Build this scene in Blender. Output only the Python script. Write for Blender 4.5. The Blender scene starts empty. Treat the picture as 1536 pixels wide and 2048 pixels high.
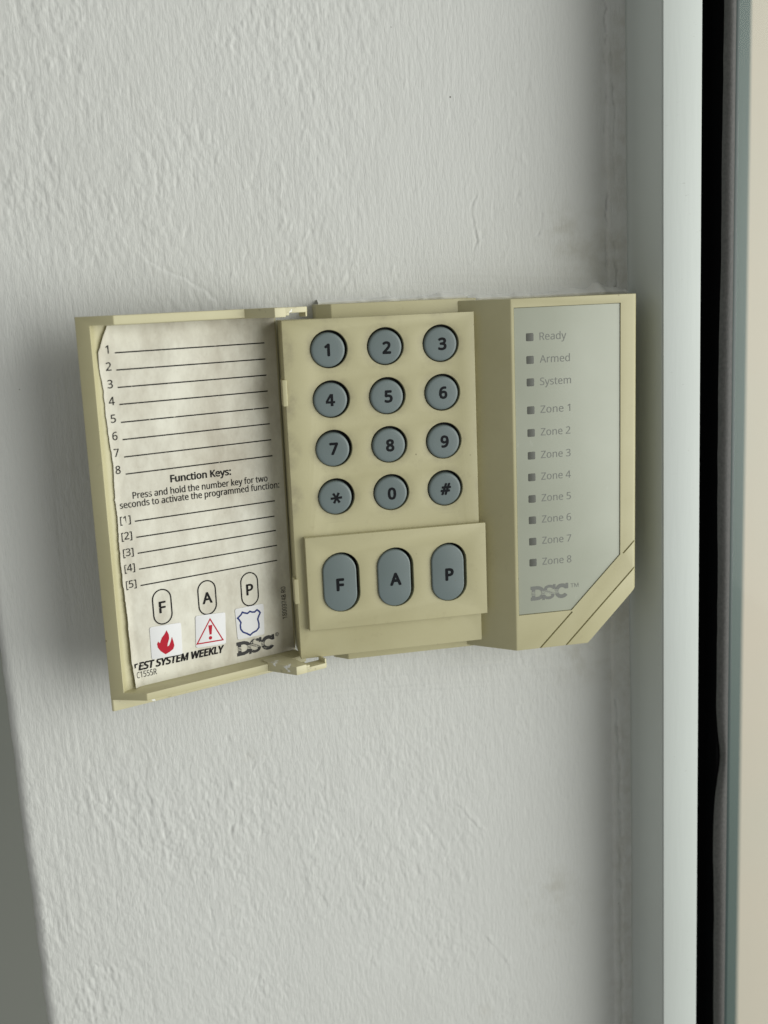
import bpy, bmesh, math
import numpy as np
from mathutils import Matrix, Vector

SC = bpy.context.scene
COL = SC.collection
MM = 0.001

# ------------------------------------------------------------------ camera
cam_d = bpy.data.cameras.new("camera")
cam = bpy.data.objects.new("camera", cam_d)
COL.objects.link(cam)
right = Vector((0.97627938, -0.21025642, -0.0516799))
down = Vector((-0.09194635, -0.18651086, -0.97814087))
fwd = Vector((0.19602154, 0.95969054, -0.20141902))
m = Matrix.Identity(4)
for i in range(3):
    m[i][0], m[i][1], m[i][2] = right[i], -down[i], -fwd[i]
m.translation = Vector((-75.3536, -352.426, 19.2251)) * MM
cam.matrix_world = m
cam_d.sensor_fit = 'HORIZONTAL'
cam_d.sensor_width = 36.0
cam_d.lens = 2197.25 / 1536 * 36.0
cam_d.clip_start = 0.01
cam_d.clip_end = 20.0
cam_d.dof.use_dof = True
cam_d.dof.focus_distance = 0.362
cam_d.dof.aperture_fstop = 51.5 / 3.6
SC.camera = cam

# ------------------------------------------------------------------ light
world = bpy.data.worlds.new("World")
SC.world = world
world.use_nodes = True
bg = world.node_tree.nodes["Background"]
bg.inputs[0].default_value = (0.985, 1.0, 0.96, 1)
bg.inputs[1].default_value = 0.29


def area(name, az, el, dist, sx, sy, power, color, target=(0, 0, -0.05)):
    d = bpy.data.lights.new(name, 'AREA')
    d.shape = 'ELLIPSE'
    d.size, d.size_y = sx, sy
    d.energy = power
    d.color = color
    o = bpy.data.objects.new(name, d)
    COL.objects.link(o)
    az, el = math.radians(az), math.radians(el)
    v = Vector((math.sin(az) * math.cos(el), -math.cos(az) * math.cos(el), math.sin(el)))
    o.location = Vector(target) + v * dist
    o.rotation_euler = v.to_track_quat('Z', 'Y').to_euler()
    return o


area("window_light", 57, 3, 2.4, 3.3, 2.3, 84.0, (0.985, 1.0, 0.955), target=(0, 0, -0.12))

SC.view_settings.view_transform = 'Standard'
SC.view_settings.look = 'None'
SC.view_settings.exposure = 0.0
SC.view_settings.gamma = 1.0
SC.view_settings.use_curve_mapping = False

# ------------------------------------------------------------------ materials


def new_mat(name):
    mt = bpy.data.materials.new(name)
    mt.use_nodes = True
    nt = mt.node_tree
    return mt, nt, nt.nodes["Principled BSDF"]


def node(nt, typ, **kw):
    n = nt.nodes.new(typ)
    for k, v in kw.items():
        setattr(n, k, v)
    return n


def coords(nt, scale=(1, 1, 1)):
    tc = node(nt, 'ShaderNodeTexCoord')
    mp = node(nt, 'ShaderNodeMapping')
    mp.inputs['Scale'].default_value = scale
    nt.links.new(tc.outputs['Object'], mp.inputs['Vector'])
    return mp.outputs[0]


def noise(nt, vec, scale, detail=3, rough=0.55):
    n = node(nt, 'ShaderNodeTexNoise')
    n.inputs['Scale'].default_value = scale
    n.inputs['Detail'].default_value = detail
    n.inputs['Roughness'].default_value = rough
    nt.links.new(vec, n.inputs['Vector'])
    return n.outputs[0]


def ramp(nt, fac, lo, hi):
    n = node(nt, 'ShaderNodeMapRange')
    n.inputs['From Min'].default_value = lo
    n.inputs['From Max'].default_value = hi
    nt.links.new(fac, n.inputs['Value'])
    return n.outputs[0]


def mix(nt, fac, a, b):
    n = node(nt, 'ShaderNodeMix', data_type='RGBA')
    for s, v in ((n.inputs[6], a), (n.inputs[7], b)):
        if isinstance(v, tuple):
            s.default_value = (*v, 1)
        else:
            nt.links.new(v, s)
    if isinstance(fac, float):
        n.inputs[0].default_value = fac
    else:
        nt.links.new(fac, n.inputs[0])
    return n.outputs[2]


def bump(nt, bs, height, strength, dist):
    n = node(nt, 'ShaderNodeBump')
    n.inputs['Strength'].default_value = strength
    n.inputs['Distance'].default_value = dist
    nt.links.new(height, n.inputs['Height'])
    nt.links.new(n.outputs[0], bs.inputs['Normal'])


def mul(nt, a, b):
    n = node(nt, 'ShaderNodeMath', operation='MULTIPLY')
    for s, v in ((n.inputs[0], a), (n.inputs[1], b)):
        if isinstance(v, float):
            s.default_value = v
        else:
            nt.links.new(v, s)
    return n.outputs[0]


def plain(name, col, rough=0.5, spec=0.5):
    mt, nt, bs = new_mat(name)
    bs.inputs['Base Color'].default_value = (*col, 1)
    bs.inputs['Roughness'].default_value = rough
    bs.inputs['Specular IOR Level'].default_value = spec
    return mt


def plastic(name, col, rough=0.45, chips=0.0, grime=0.3, fingered=False):
    """moulded plastic: faint tone drift, grime, specks, fine grain, optional white paint daubs"""
    mt, nt, bs = new_mat(name)
    v = coords(nt)
    tone = ramp(nt, noise(nt, v, 42, 5, 0.6), 0.28, 0.72)
    c = mix(nt, tone, (col[0] * 0.95, col[1] * 0.94, col[2] * 0.90), tuple(k * 1.05 for k in col))
    dirt = ramp(nt, noise(nt, v, 190, 6, 0.7), 0.60, 0.86)
    c = mix(nt, mul(nt, dirt, grime), c, (0.20, 0.16, 0.09))
    vo = node(nt, 'ShaderNodeTexVoronoi')
    vo.inputs['Scale'].default_value = 190
    nt.links.new(v, vo.inputs['Vector'])
    sp = node(nt, 'ShaderNodeMath', operation='LESS_THAN')
    nt.links.new(vo.outputs['Distance'], sp.inputs[0])
    sp.inputs[1].default_value = 0.06
    rare = ramp(nt, noise(nt, v, 60, 2), 0.56, 0.60)
    c = mix(nt, mul(nt, mul(nt, sp.outputs[0], rare), 0.55), c, (0.12, 0.09, 0.05))
    if fingered:        # finger grime rubbed in round each key
        sx = node(nt, 'ShaderNodeSeparateXYZ')
        nt.links.new(v, sx.inputs[0])

        def m(op, a, b=0.0, c_=0.0):
            n = node(nt, 'ShaderNodeMath', operation=op)
            for s_, q_ in zip(n.inputs, (a, b, c_)):
                if isinstance(q_, float):
                    s_.default_value = q_
                else:
                    nt.links.new(q_, s_)
            return n.outputs[0]
        gx = m('WRAP', m('ADD', sx.outputs[0], 0.025), 0.0093, -0.0093)
        gz0 = m('SUBTRACT', sx.outputs[2], 0.0465)
        gz = m('WRAP', gz0, 0.008046, -0.008046)
        rad = m('SQRT', m('ADD', m('MULTIPLY', gx, gx), m('MULTIPLY', gz, gz)))
        ring = ramp(nt, rad, 0.0086, 0.0060)
        keep = m('GREATER_THAN', gz0, -0.057)
        blot = ramp(nt, noise(nt, v, 240, 6, 0.7), 0.36, 0.66)
        c = mix(nt, m('MULTIPLY', m('MULTIPLY', ring, keep), m('MULTIPLY', blot, 0.42)), c, (0.20, 0.17, 0.12))
    if chips:
        ch = ramp(nt, noise(nt, v, 260, 4, 0.6), 0.70 - chips, 0.715 - chips)
        c = mix(nt, ch, c, (0.80, 0.80, 0.76))
        gr = ramp(nt, noise(nt, v, 420, 5, 0.7), 0.60, 0.72)
        c = mix(nt, mul(nt, gr, 0.5), c, (0.10, 0.08, 0.05))
    nt.links.new(c, bs.inputs['Base Color'])
    bs.inputs['Roughness'].default_value = rough
    bump(nt, bs, noise(nt, v, 2600, 2), 0.10, 0.0002)
    return mt


CREAM = (0.468, 0.436, 0.266)
M_CREAM = plastic("cream_plastic", CREAM)
M_PANEL = plastic("cream_plastic_fingered", CREAM, fingered=True)
M_CREAM_CHIP = plastic("cream_plastic_paint_daubed", (0.53, 0.495, 0.32), chips=0.05)
M_KEY = plastic("grey_rubber", (0.138, 0.174, 0.178), rough=0.42, grime=0.10)
M_INK = plain("black_ink", (0.006, 0.007, 0.009), 0.6, 0.15)
M_RUBBER = plain("black_membrane", (0.006, 0.006, 0.007), 0.6, 0.2)
M_GREYINK = plain("grey_ink", (0.20, 0.205, 0.19), 0.6, 0.2)
M_LED = plastic("smoked_window", (0.085, 0.088, 0.075), rough=0.5, grime=0.2)
M_RED = plain("red_ink", (0.40, 0.010, 0.026), 0.6, 0.15)
M_BLUE = plain("blue_ink", (0.020, 0.036, 0.15), 0.6, 0.15)
M_STICK = plain("white_sticker", (0.66, 0.66, 0.665), 0.38, 0.35)
M_PAINT = plain("white_paint", (0.78, 0.78, 0.74), 0.45)


def worn_ink():
    mt, nt, bs = new_mat("worn_black_ink")
    v = coords(nt)
    w = ramp(nt, noise(nt, v, 900, 4, 0.7), 0.64, 0.67)
    c = mix(nt, w, (0.011, 0.010, 0.010), (0.50, 0.48, 0.40))
    nt.links.new(c, bs.inputs['Base Color'])
    bs.inputs['Roughness'].default_value = 0.7
    bs.inputs['Specular IOR Level'].default_value = 0.12
    return mt


M_WORN = worn_ink()


def scuffed_ink():
    mt, nt, bs = new_mat("scuffed_black_ink")
    v = coords(nt)
    w = ramp(nt, noise(nt, v, 620, 5, 0.75), 0.60, 0.63)
    c = mix(nt, w, (0.011, 0.010, 0.010), (0.50, 0.48, 0.40))
    nt.links.new(c, bs.inputs['Base Color'])
    bs.inputs['Roughness'].default_value = 0.6
    return mt


M_SCUFF = scuffed_ink()


def film():
    mt, nt, bs = new_mat("frosted_film")
    v = coords(nt)
    t = ramp(nt, noise(nt, v, 45, 3), 0.3, 0.7)
    c = mix(nt, t, (0.36, 0.378, 0.305), (0.39, 0.408, 0.335))
    s = ramp(nt, noise(nt, coords(nt, (1.0, 1, 0.25)), 420, 5, 0.7), 0.66, 0.8)
    c = mix(nt, mul(nt, s, 0.35), c, (0.72, 0.73, 0.69))
    nt.links.new(c, bs.inputs['Base Color'])
    bs.inputs['Roughness'].default_value = 0.34
    return mt


M_FILM = film()


def paper():
    mt, nt, bs = new_mat("aged_paper")
    v = coords(nt)
    t = ramp(nt, noise(nt, v, 28, 5, 0.6), 0.30, 0.72)
    c = mix(nt, t, (0.74, 0.73, 0.645), (0.60, 0.575, 0.485))
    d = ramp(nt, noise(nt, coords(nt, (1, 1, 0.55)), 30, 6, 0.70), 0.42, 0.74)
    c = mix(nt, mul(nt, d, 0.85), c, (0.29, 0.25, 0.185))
    f = ramp(nt, noise(nt, v, 700, 5, 0.75), 0.58, 0.85)
    c = mix(nt, mul(nt, f, 0.35), c, (0.22, 0.18, 0.12))
    nt.links.new(c, bs.inputs['Base Color'])
    bs.inputs['Roughness'].default_value = 0.7
    bs.inputs['Specular IOR Level'].default_value = 0.3
    r = node(nt, 'ShaderNodeTexNoise')
    r.noise_type = 'RIDGED_MULTIFRACTAL'
    r.inputs['Scale'].default_value = 48
    r.inputs['Detail'].default_value = 2
    nt.links.new(v, r.inputs['Vector'])
    bump(nt, bs, r.outputs[0], 0.55, 0.0013)
    return mt


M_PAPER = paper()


def wallpaint():
    mt, nt, bs = new_mat("white_wall_paint")
    v = coords(nt)
    t = ramp(nt, noise(nt, v, 9, 4), 0.3, 0.7)
    c = mix(nt, t, (0.635, 0.64, 0.612), (0.665, 0.672, 0.648))
    d = ramp(nt, noise(nt, v, 26, 5, 0.62), 0.64, 0.84)
    c = mix(nt, mul(nt, d, 0.30), c, (0.40, 0.36, 0.26))
    sep = node(nt, 'ShaderNodeSeparateXYZ')
    nt.links.new(v, sep.inputs[0])
    gr = ramp(nt, noise(nt, v, 120, 6, 0.7), 0.44, 0.66)
    seam = mul(nt, ramp(nt, sep.outputs[0], 0.078, 0.090), gr)          # handled, grubby paint by the frame joint
    c = mix(nt, mul(nt, seam, 0.30), c, (0.36, 0.33, 0.24))
    for px_, pz_, rr_ in ((0.077, 0.027, 0.016), (0.066, 0.036, 0.012), (0.072, -0.118, 0.02), (0.060, -0.215, 0.018)):
        dn = node(nt, 'ShaderNodeVectorMath', operation='DISTANCE')
        nt.links.new(v, dn.inputs[0])
        dn.inputs[1].default_value = (px_, 0.018, pz_)
        c = mix(nt, mul(nt, mul(nt, ramp(nt, dn.outputs['Value'], rr_, 0.0), gr), 0.32), c, (0.34, 0.31, 0.22))
    vo = node(nt, 'ShaderNodeTexVoronoi')
    vo.inputs['Scale'].default_value = 75
    nt.links.new(v, vo.inputs['Vector'])
    sp = node(nt, 'ShaderNodeMath', operation='LESS_THAN')
    nt.links.new(vo.outputs['Distance'], sp.inputs[0])
    sp.inputs[1].default_value = 0.024
    rare = ramp(nt, noise(nt, v, 40, 2), 0.55, 0.59)
    c = mix(nt, mul(nt, mul(nt, sp.outputs[0], rare), 0.8), c, (0.08, 0.07, 0.05))
    nt.links.new(c, bs.inputs['Base Color'])
    bs.inputs['Roughness'].default_value = 0.55
    bs.inputs['Specular IOR Level'].default_value = 0.35
    bump(nt, bs, noise(nt, coords(nt, (1, 1, 0.22)), 1150, 5, 0.70), 0.55, 0.0005)
    return mt


M_WALL = wallpaint()


def frame_paint():
    mt, nt, bs = new_mat("white_coated_frame")
    v = coords(nt)
    t = ramp(nt, noise(nt, v, 14, 4), 0.3, 0.7)
    c = mix(nt, t, (0.545, 0.58, 0.555), (0.565, 0.605, 0.58))
    s = ramp(nt, noise(nt, coords(nt, (1.0, 1, 3.0)), 330, 4, 0.65), 0.68, 0.76)
    c = mix(nt, mul(nt, s, 0.5), c, (0.33, 0.33, 0.30))
    nt.links.new(c, bs.inputs['Base Color'])
    bs.inputs['Roughness'].default_value = 0.55
    bump(nt, bs, noise(nt, coords(nt, (1, 1, 0.1)), 700, 3), 0.08, 0.0004)
    return mt


M_FRAME = frame_paint()
M_BLACK = plain("black_void", (0.0012, 0.0012, 0.0015), 0.7, 0.05)


def gasket_mat():
    mt, nt, bs = new_mat("grey_sealant")
    v = coords(nt)
    t = ramp(nt, noise(nt, v, 900, 3), 0.3, 0.7)
    c = mix(nt, t, (0.042, 0.042, 0.040), (0.070, 0.068, 0.064))
    nt.links.new(c, bs.inputs['Base Color'])
    bs.inputs['Roughness'].default_value = 0.65
    bump(nt, bs, noise(nt, v, 1500, 3), 0.3, 0.0004)
    return mt


M_GASKET = gasket_mat()
M_TEALDARK = plain("dark_green_bead", (0.035, 0.058, 0.055), 0.4)
M_TEAL = plain("grey_green_metal", (0.080, 0.108, 0.102), 0.5)


def beige():
    mt, nt, bs = new_mat("beige_paint")
    v = coords(nt)
    t = ramp(nt, noise(nt, v, 6, 3), 0.3, 0.7)
    c = mix(nt, t, (0.66, 0.59, 0.51), (0.70, 0.595, 0.505))
    nt.links.new(c, bs.inputs['Base Color'])
    bs.inputs['Roughness'].default_value = 0.5
    return mt


M_BEIGE = beige()
M_GREYWALL = plain("grey_far_wall", (0.215, 0.222, 0.20), 0.8, 0.2)


def glass():
    mt, nt, bs = new_mat("clear_glass")
    nt.nodes.remove(bs)
    out = nt.nodes["Material Output"]
    tr = node(nt, 'ShaderNodeBsdfTransparent')
    tr.inputs[0].default_value = (0.95, 0.975, 0.96, 1)
    gl = node(nt, 'ShaderNodeBsdfGlossy')
    gl.inputs['Roughness'].default_value = 0.02
    fr = node(nt, 'ShaderNodeFresnel')
    fr.inputs[0].default_value = 1.14
    ge = node(nt, 'ShaderNodeNewGeometry')
    iv = node(nt, 'ShaderNodeMath', operation='SUBTRACT')
    iv.inputs[0].default_value = 1.0
    nt.links.new(ge.outputs['Backfacing'], iv.inputs[1])
    mx = node(nt, 'ShaderNodeMixShader')
    nt.links.new(mul(nt, fr.outputs[0], iv.outputs[0]), mx.inputs[0])
    nt.links.new(tr.outputs[0], mx.inputs[1])
    nt.links.new(gl.outputs[0], mx.inputs[2])
    nt.links.new(mx.outputs[0], out.inputs['Surface'])
    return mt


M_GLASS = glass()

# ------------------------------------------------------------------ mesh helpers (millimetres in, metres out)


def finish(me, angle=35):
    for p in me.polygons:
        p.use_smooth = True
    me.set_sharp_from_angle(angle=math.radians(angle))


def link(name, me, mats, parent=None, **props):
    o = bpy.data.objects.new(name, me)
    for mt in (mats if isinstance(mats, (list, tuple)) else [mats]):
        me.materials.append(mt)
    COL.objects.link(o)
    if parent is not None:
        o.parent = parent
    for k, v in props.items():
        o[k] = v
    return o


def mesh(name, verts, faces, bevel=0.0, seg=2, angle=35, bevel_angle=25, fix=True):
    """verts in mm"""
    bm = bmesh.new()
    vs = [bm.verts.new(Vector(v) * MM) for v in verts]
    for f in faces:
        try:
            bm.faces.new([vs[i] for i in f])
        except ValueError:
            pass
    bmesh.ops.remove_doubles(bm, verts=bm.verts, dist=1e-6)
    if fix:
        bmesh.ops.recalc_face_normals(bm, faces=bm.faces)
    if bevel:
        ed = [e for e in bm.edges if len(e.link_faces) == 2 and e.calc_face_angle(0) > math.radians(bevel_angle)]
        bmesh.ops.bevel(bm, geom=ed, offset=bevel * MM, segments=seg, profile=0.6, affect='EDGES', clamp_overlap=True)
    me = bpy.data.meshes.new(name)
    bm.to_mesh(me)
    bm.free()
    finish(me, angle)
    return me


def prism_geo(poly, a, b, fn):
    """extrude polygon (p,q) from depth a to b; fn(p,q,d)->xyz"""
    n = len(poly)
    v = [fn(p, q, a) for p, q in poly] + [fn(p, q, b) for p, q in poly]
    f = [list(range(n)), list(range(2 * n - 1, n - 1, -1))]
    f += [[i, i + n, (i + 1) % n + n, (i + 1) % n] for i in range(n)]
    return v, f


def join_geo(*gs):
    V, F = [], []
    for v, f in gs:
        o = len(V)
        V += list(v)
        F += [[i + o for i in q] for q in f]
    return V, F


KB = Vector((25.0, 18.0, -46.5))        # mounting point of the keypad on the wall


def K(x, y, z):
    return (x - KB.x, y - KB.y, z - KB.z)


def curve_mesh(loops, h, bevel, fn, res=2, angle=35):
    """flat outline with holes -> plate; local (x, y, z) with top z=0 and bottom z=-h, mapped by fn (mm)"""
    cu = bpy.data.curves.new("tmp", 'CURVE')
    cu.dimensions = '2D'
    cu.fill_mode = 'BOTH'
    for lp in loops:
        s = cu.splines.new('POLY')
        s.points.add(len(lp) - 1)
        for pt, (px, py) in zip(s.points, lp):
            pt.co = (px, py, 0, 1)
        s.use_cyclic_u = True
    cu.extrude = h / 2 - bevel
    cu.bevel_depth = bevel
    cu.bevel_resolution = res
    cu.offset = -bevel
    ob = bpy.data.objects.new("tmp", cu)
    me = bpy.data.meshes.new_from_object(ob)
    bpy.data.objects.remove(ob)
    bpy.data.curves.remove(cu)
    co = np.empty(len(me.vertices) * 3, np.float32)
    me.vertices.foreach_get("co", co)
    co = co.reshape(-1, 3)
    out = np.array([fn(a, b, c - h / 2) for a, b, c in co], np.float32) * MM
    me.vertices.foreach_set("co", out.ravel())
    me.materials.clear()
    bm = bmesh.new()
    bm.from_mesh(me)
    bmesh.ops.remove_doubles(bm, verts=bm.verts, dist=1e-7)
    bmesh.ops.recalc_face_normals(bm, faces=bm.faces)
    bm.to_mesh(me)
    bm.free()
    finish(me, angle)
    return me


def bundled_font(fname):
    """a sans face that ships with Blender; None falls back to the built-in face"""
    try:
        import os
        pth = os.path.join(bpy.utils.system_resource('DATAFILES', path='fonts'), fname)
        return bpy.data.fonts.load(pth) if os.path.exists(pth) else None
    except Exception:
        return None


F_HUM = bundled_font("NotoSansMath-Regular.woff2")
F_GROT = F_HUM


def text_geo(body, cap, x, y, width=None, bold=0.0, shear=0.0, align='L', spacing=1.0, font=None):
    """flat lettering in its own plane (mm): cap height, baseline y, left/centre x, optional width"""
    cu = bpy.data.curves.new("tmp", 'FONT')
    cu.body = body
    cu.size = 1.0
    if font is not None:
        cu.font = font
    cu.fill_mode = 'FRONT'
    cu.offset = bold * cap_of(font) if bold else 0.0
    cu.resolution_u = 4
    cu.space_character = spacing
    ob = bpy.data.objects.new("tmp", cu)
    me = bpy.data.meshes.new_from_object(ob)
    bpy.data.objects.remove(ob)
    bpy.data.curves.remove(cu)
    co = np.empty(len(me.vertices) * 3, np.float32)
    me.vertices.foreach_get("co", co)
    co = co.reshape(-1, 3)[:, :2]
    faces = [list(p.vertices) for p in me.polygons]
    bpy.data.meshes.remove(me)
    co = co * (cap / cap_of(font))
    co[:, 0] += shear * co[:, 1]
    x0, x1 = co[:, 0].min(), co[:, 0].max()
    if width:
        co[:, 0] = (co[:, 0] - x0) * (width / (x1 - x0))
    else:
        co[:, 0] -= x0
    x1 = co[:, 0].max()
    if align == 'C':
        co[:, 0] -= x1 / 2
    return [(float(a + x), float(b + y)) for a, b in co], faces


_caps = {}


def cap_of(font):
    k = font.name if font is not None else ""
    if k not in _caps:
        _caps[k] = 1.0
        _caps[k] = max(q[1] for q in text_geo("H", 1.0, 0, 0, font=font)[0])
    return _caps[k]



def geo2(g, fn):
    return [fn(a, b) for a, b in g[0]], g[1]


def stroke(a, b, w):
    a, b = Vector(a), Vector(b)
    d = (b - a).normalized()
    n = Vector((-d.y, d.x)) * (w / 2)
    return [tuple(a + n), tuple(b + n), tuple(b - n), tuple(a - n)], [[3, 2, 1, 0]]


def ring_geo(pts, w):
    """closed stroked outline of width w"""
    n = len(pts)
    P = [Vector(q) for q in pts]
    o, i_ = [], []
    for k in range(n):
        d1 = (P[k] - P[k - 1]).normalized()
        d2 = (P[(k + 1) % n] - P[k]).normalized()
        nn = Vector((-(d1 + d2).y, (d1 + d2).x))
        nn = nn.normalized() if nn.length > 1e-6 else Vector((-d1.y, d1.x))
        c = max(0.45, nn.dot(Vector((-d1.y, d1.x))))
        o.append(tuple(P[k] + nn * (w / 2 / c)))
        i_.append(tuple(P[k] - nn * (w / 2 / c)))
    return o + i_, [[k, (k + 1) % n, (k + 1) % n + n, k + n] for k in range(n)]


def stadium(cx, cy, w, h, n=14):
    r = w / 2
    pts = []
    for k in range(n + 1):
        t = math.pi * k / n
        pts.append((cx + r * math.cos(t), cy + h / 2 - r + r * math.sin(t)))
    for k in range(n + 1):
        t = math.pi + math.pi * k / n
        pts.append((cx + r * math.cos(t), cy - h / 2 + r + r * math.sin(t)))
    return pts


def circle(cx, cy, r, n=48):
    return [(cx + r * math.cos(2 * math.pi * k / n), cy + r * math.sin(2 * math.pi * k / n)) for k in range(n)]


def rrect(x0, y0, x1, y1, r, n=4):
    pts = []
    for cx, cy, a in ((x1 - r, y1 - r, 0), (x0 + r, y1 - r, 90), (x0 + r, y0 + r, 180), (x1 - r, y0 + r, 270)):
        for k in range(n + 1):
            t = math.radians(a + 90 * k / n)
            pts.append((cx + r * math.cos(t), cy + r * math.sin(t)))
    return pts


# smooth lattice noise for real relief
def vnoise(x, z, sx, sz, seed, octaves=1):
    out = np.zeros_like(x)
    amp, tot = 1.0, 0.0
    for o in range(octaves):
        rng = np.random.RandomState(seed + o * 17)
        g = rng.rand(257, 257) * 2 - 1
        u, w = x / sx * 2 ** o + 71.3, z / sz * 2 ** o + 53.7
        iu, iw = np.floor(u).astype(int), np.floor(w).astype(int)
        fu, fw = u - iu, w - iw
        fu, fw = fu * fu * (3 - 2 * fu), fw * fw * (3 - 2 * fw)
        iu %= 256
        iw %= 256
        v = (g[iu, iw] * (1 - fu) + g[iu + 1, iw] * fu) * (1 - fw) + (g[iu, iw + 1] * (1 - fu) + g[iu + 1, iw + 1] * fu) * fw
        out += v * amp
        tot += amp
        amp *= 0.55
    return out / tot


def sstep(a, b, x):
    t = np.clip((x - a) / (b - a), 0, 1)
    return t * t * (3 - 2 * t)


WALL_Y = 18.0
FRAME_X = 93.2
EDGE_X = -133.4

# ------------------------------------------------------------------ wall


def seg_dist(x, z, pts):
    """signed distance (positive on the right of travel) to a polyline"""
    best = np.full(x.shape, 1e9)
    sgn = np.ones(x.shape)
    for (ax, az), (bx, bz) in zip(pts[:-1], pts[1:]):
        dx, dz = bx - ax, bz - az
        L2 = dx * dx + dz * dz
        t = np.clip(((x - ax) * dx + (z - az) * dz) / L2, 0, 1)
        ex, ez = x - (ax + t * dx), z - (az + t * dz)
        d = np.sqrt(ex * ex + ez * ez)
        s = np.sign(ex * dz - ez * dx)
        k = d < best
        best = np.where(k, d, best)
        sgn = np.where(k, s, sgn)
    return best, sgn


def relief(x, z):
    h = 0.55 * vnoise(x, z, 70, 90, 3, 2) + 0.16 * vnoise(x, z, 16, 24, 5, 2)
    patch = vnoise(x, z, 55, 60, 9, 2)
    upper = sstep(20, 60, z) * (1 - sstep(-25, 30, x))
    lower = sstep(-135, -165, z) * (1 - sstep(10, 55, x))
    left = 1 - sstep(-110, -70, x)
    rough = np.clip(0.16 + 0.75 * upper + 0.75 * lower + 0.25 * left + 0.75 * patch, 0.05, 1.25)
    rough *= 0.5 + 0.5 * sstep(-0.18, 0.06, vnoise(x + 2 * vnoise(x, z, 6, 6, 13, 2), z, 22, 30, 11, 3))
    rough *= 1 - 0.75 * np.exp(-(((x - 18) / 32) ** 2 + ((z - 48) / 36) ** 2))
    # roller stipple and flaky ridges, slightly slanted
    xs = x + 0.22 * z + 0.8 * vnoise(x, z, 7, 9, 19)
    st = vnoise(xs, z, 1.55, 3.9, 21, 3)
    rg = 1 - 2.4 * np.abs(vnoise(x + 0.12 * z + 0.6 * vnoise(x, z, 3, 5, 23), z, 2.3, 5.2, 25, 2))
    h += rough * (0.19 * st - 0.11 * np.clip(rg, 0, 1) ** 2)
    st2 = vnoise(x - 0.1 * z, z, 0.95, 1.7, 27, 2)
    h += rough * 0.09 * st2
    # vertical brush strokes
    br = vnoise(x + 1.2 * vnoise(x, z, 30, 60, 31), z, 1.0, 34, 33, 2)
    h += 0.055 * br * np.clip(0.25 + 0.9 * left + 0.5 * vnoise(x, z, 40, 80, 35), 0, 1.2)
    br2 = vnoise(x + 0.05 * z + 0.6 * vnoise(x, z, 12, 30, 36), z, 0.72, 15, 37, 2)
    h += 0.036 * br2 * np.clip(0.30 + 0.7 * left + 0.6 * vnoise(x, z, 25, 45, 39, 2), 0.05, 1.1)
    # strokes brushed along the keypad's top and bottom
    hz = vnoise(x, z + 0.06 * x, 42, 1.15, 41, 2)
    band = np.exp(-((z + 121) / 12.0) ** 2) * sstep(-75, -45, x) * (1 - sstep(55, 75, x)) + 0.6 * np.exp(-((z - 20) / 8.0) ** 2) * sstep(-45, -20, x)
    h += 0.17 * hz * band
    # scattered crumbs and drips under the paint
    rng = np.random.RandomState(77)
    x0, z0 = x[0, 0], z[0, 0]
    dx, dz = x[0, 1] - x[0, 0], z[1, 0] - z[0, 0]
    for k in range(520):
        if k < 380:
            cl = [(-30, 32, 26, 16), (-12, 25, 22, 9), (-20, -178, 26, 20), (-55, -150, 22, 22), (-60, 70, 40, 30), (0, -195, 40, 25), (50, 55, 10, 30)][k % 7]
            cx, cz = cl[0] + rng.randn() * cl[2] * 0.6, cl[1] + rng.randn() * cl[3] * 0.6
        else:
            cx, cz = rng.uniform(-128, 80), rng.uniform(-270, 130)
        rx, rz = rng.uniform(0.35, 0.8), rng.uniform(0.6, 2.2)
        am = rng.uniform(0.04, 0.15) * (1 if rng.rand() < 0.45 else -1)
        ang = rng.uniform(-0.5, 0.25)
        i0, i1 = int((cx - 5 - x0) / dx), int((cx + 5 - x0) / dx)
        j0, j1 = int((cz - 5 - z0) / dz), int((cz + 5 - z0) / dz)
        i0, j0 = max(i0, 0), max(j0, 0)
        if i1 <= i0 or j1 <= j0 or i0 >= x.shape[1] or j0 >= x.shape[0]:
            continue
        X, Z = x[j0:j1, i0:i1] - cx, z[j0:j1, i0:i1] - cz
        A, B = X * math.cos(ang) + Z * math.sin(ang), -X * math.sin(ang) + Z * math.cos(ang)
        h[j0:j1, i0:i1] += am * np.exp(-((A / rx) ** 2 + (B / rz) ** 2) ** 1.3)
    # cracks and lifted edges
    wob = 0.9 * vnoise(x, z, 3.2, 3.2, 51, 3)
    for pts, w, dep, lip in (
            ([(37.6, 47.5), (35.7, 43.2), (36.6, 38.3), (37.3, 33.0), (36.8, 29.5), (35.7, 26.5)], 0.28, 0.42, 0.2),
            ([(61.4, 40.5), (59.7, 33.8)], 0.4, 0.28, 0.1),
            ([(66.0, 47.0), (64.5, 43.5)], 0.35, 0.15, 0.05),
            ([(85.3, 118), (85.2, 60), (85.0, 40), (85.1, 10)], 0.30, 0.75, 0.08),
            ([(87.2, 95), (88.2, 70), (88.0, 50)], 0.30, 0.7, 0.08),
            ([(88.0, 30), (88.1, 9)], 0.28, 0.7, 0.0),
            ([(85.0, -118), (84.9, -135)], 0.28, 0.25, 0.0),
            ([(87.0, -140), (87.8, -170), (87.8, -215), (88.0, -290)], 0.6, 0.7, 0.2),
            ([(22.6, -173.5), (31.0, -184.2)], 0.55, 0.10, 0.2),
            ([(32.4, -231.0), (39.6, -241.8)], 0.6, 0.14, 0.25)):
        d, s = seg_dist(x + wob, z, pts)
        var = np.clip(0.65 + 1.1 * vnoise(x, z, 5, 4, 53, 2), 0.1, 1.4)
        dep, lip = dep * var, lip * var
        h -= dep * np.exp(-(d / w) ** 2)
        h += lip * np.exp(-(d / 1.6) ** 2) * (s < 0)
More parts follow.
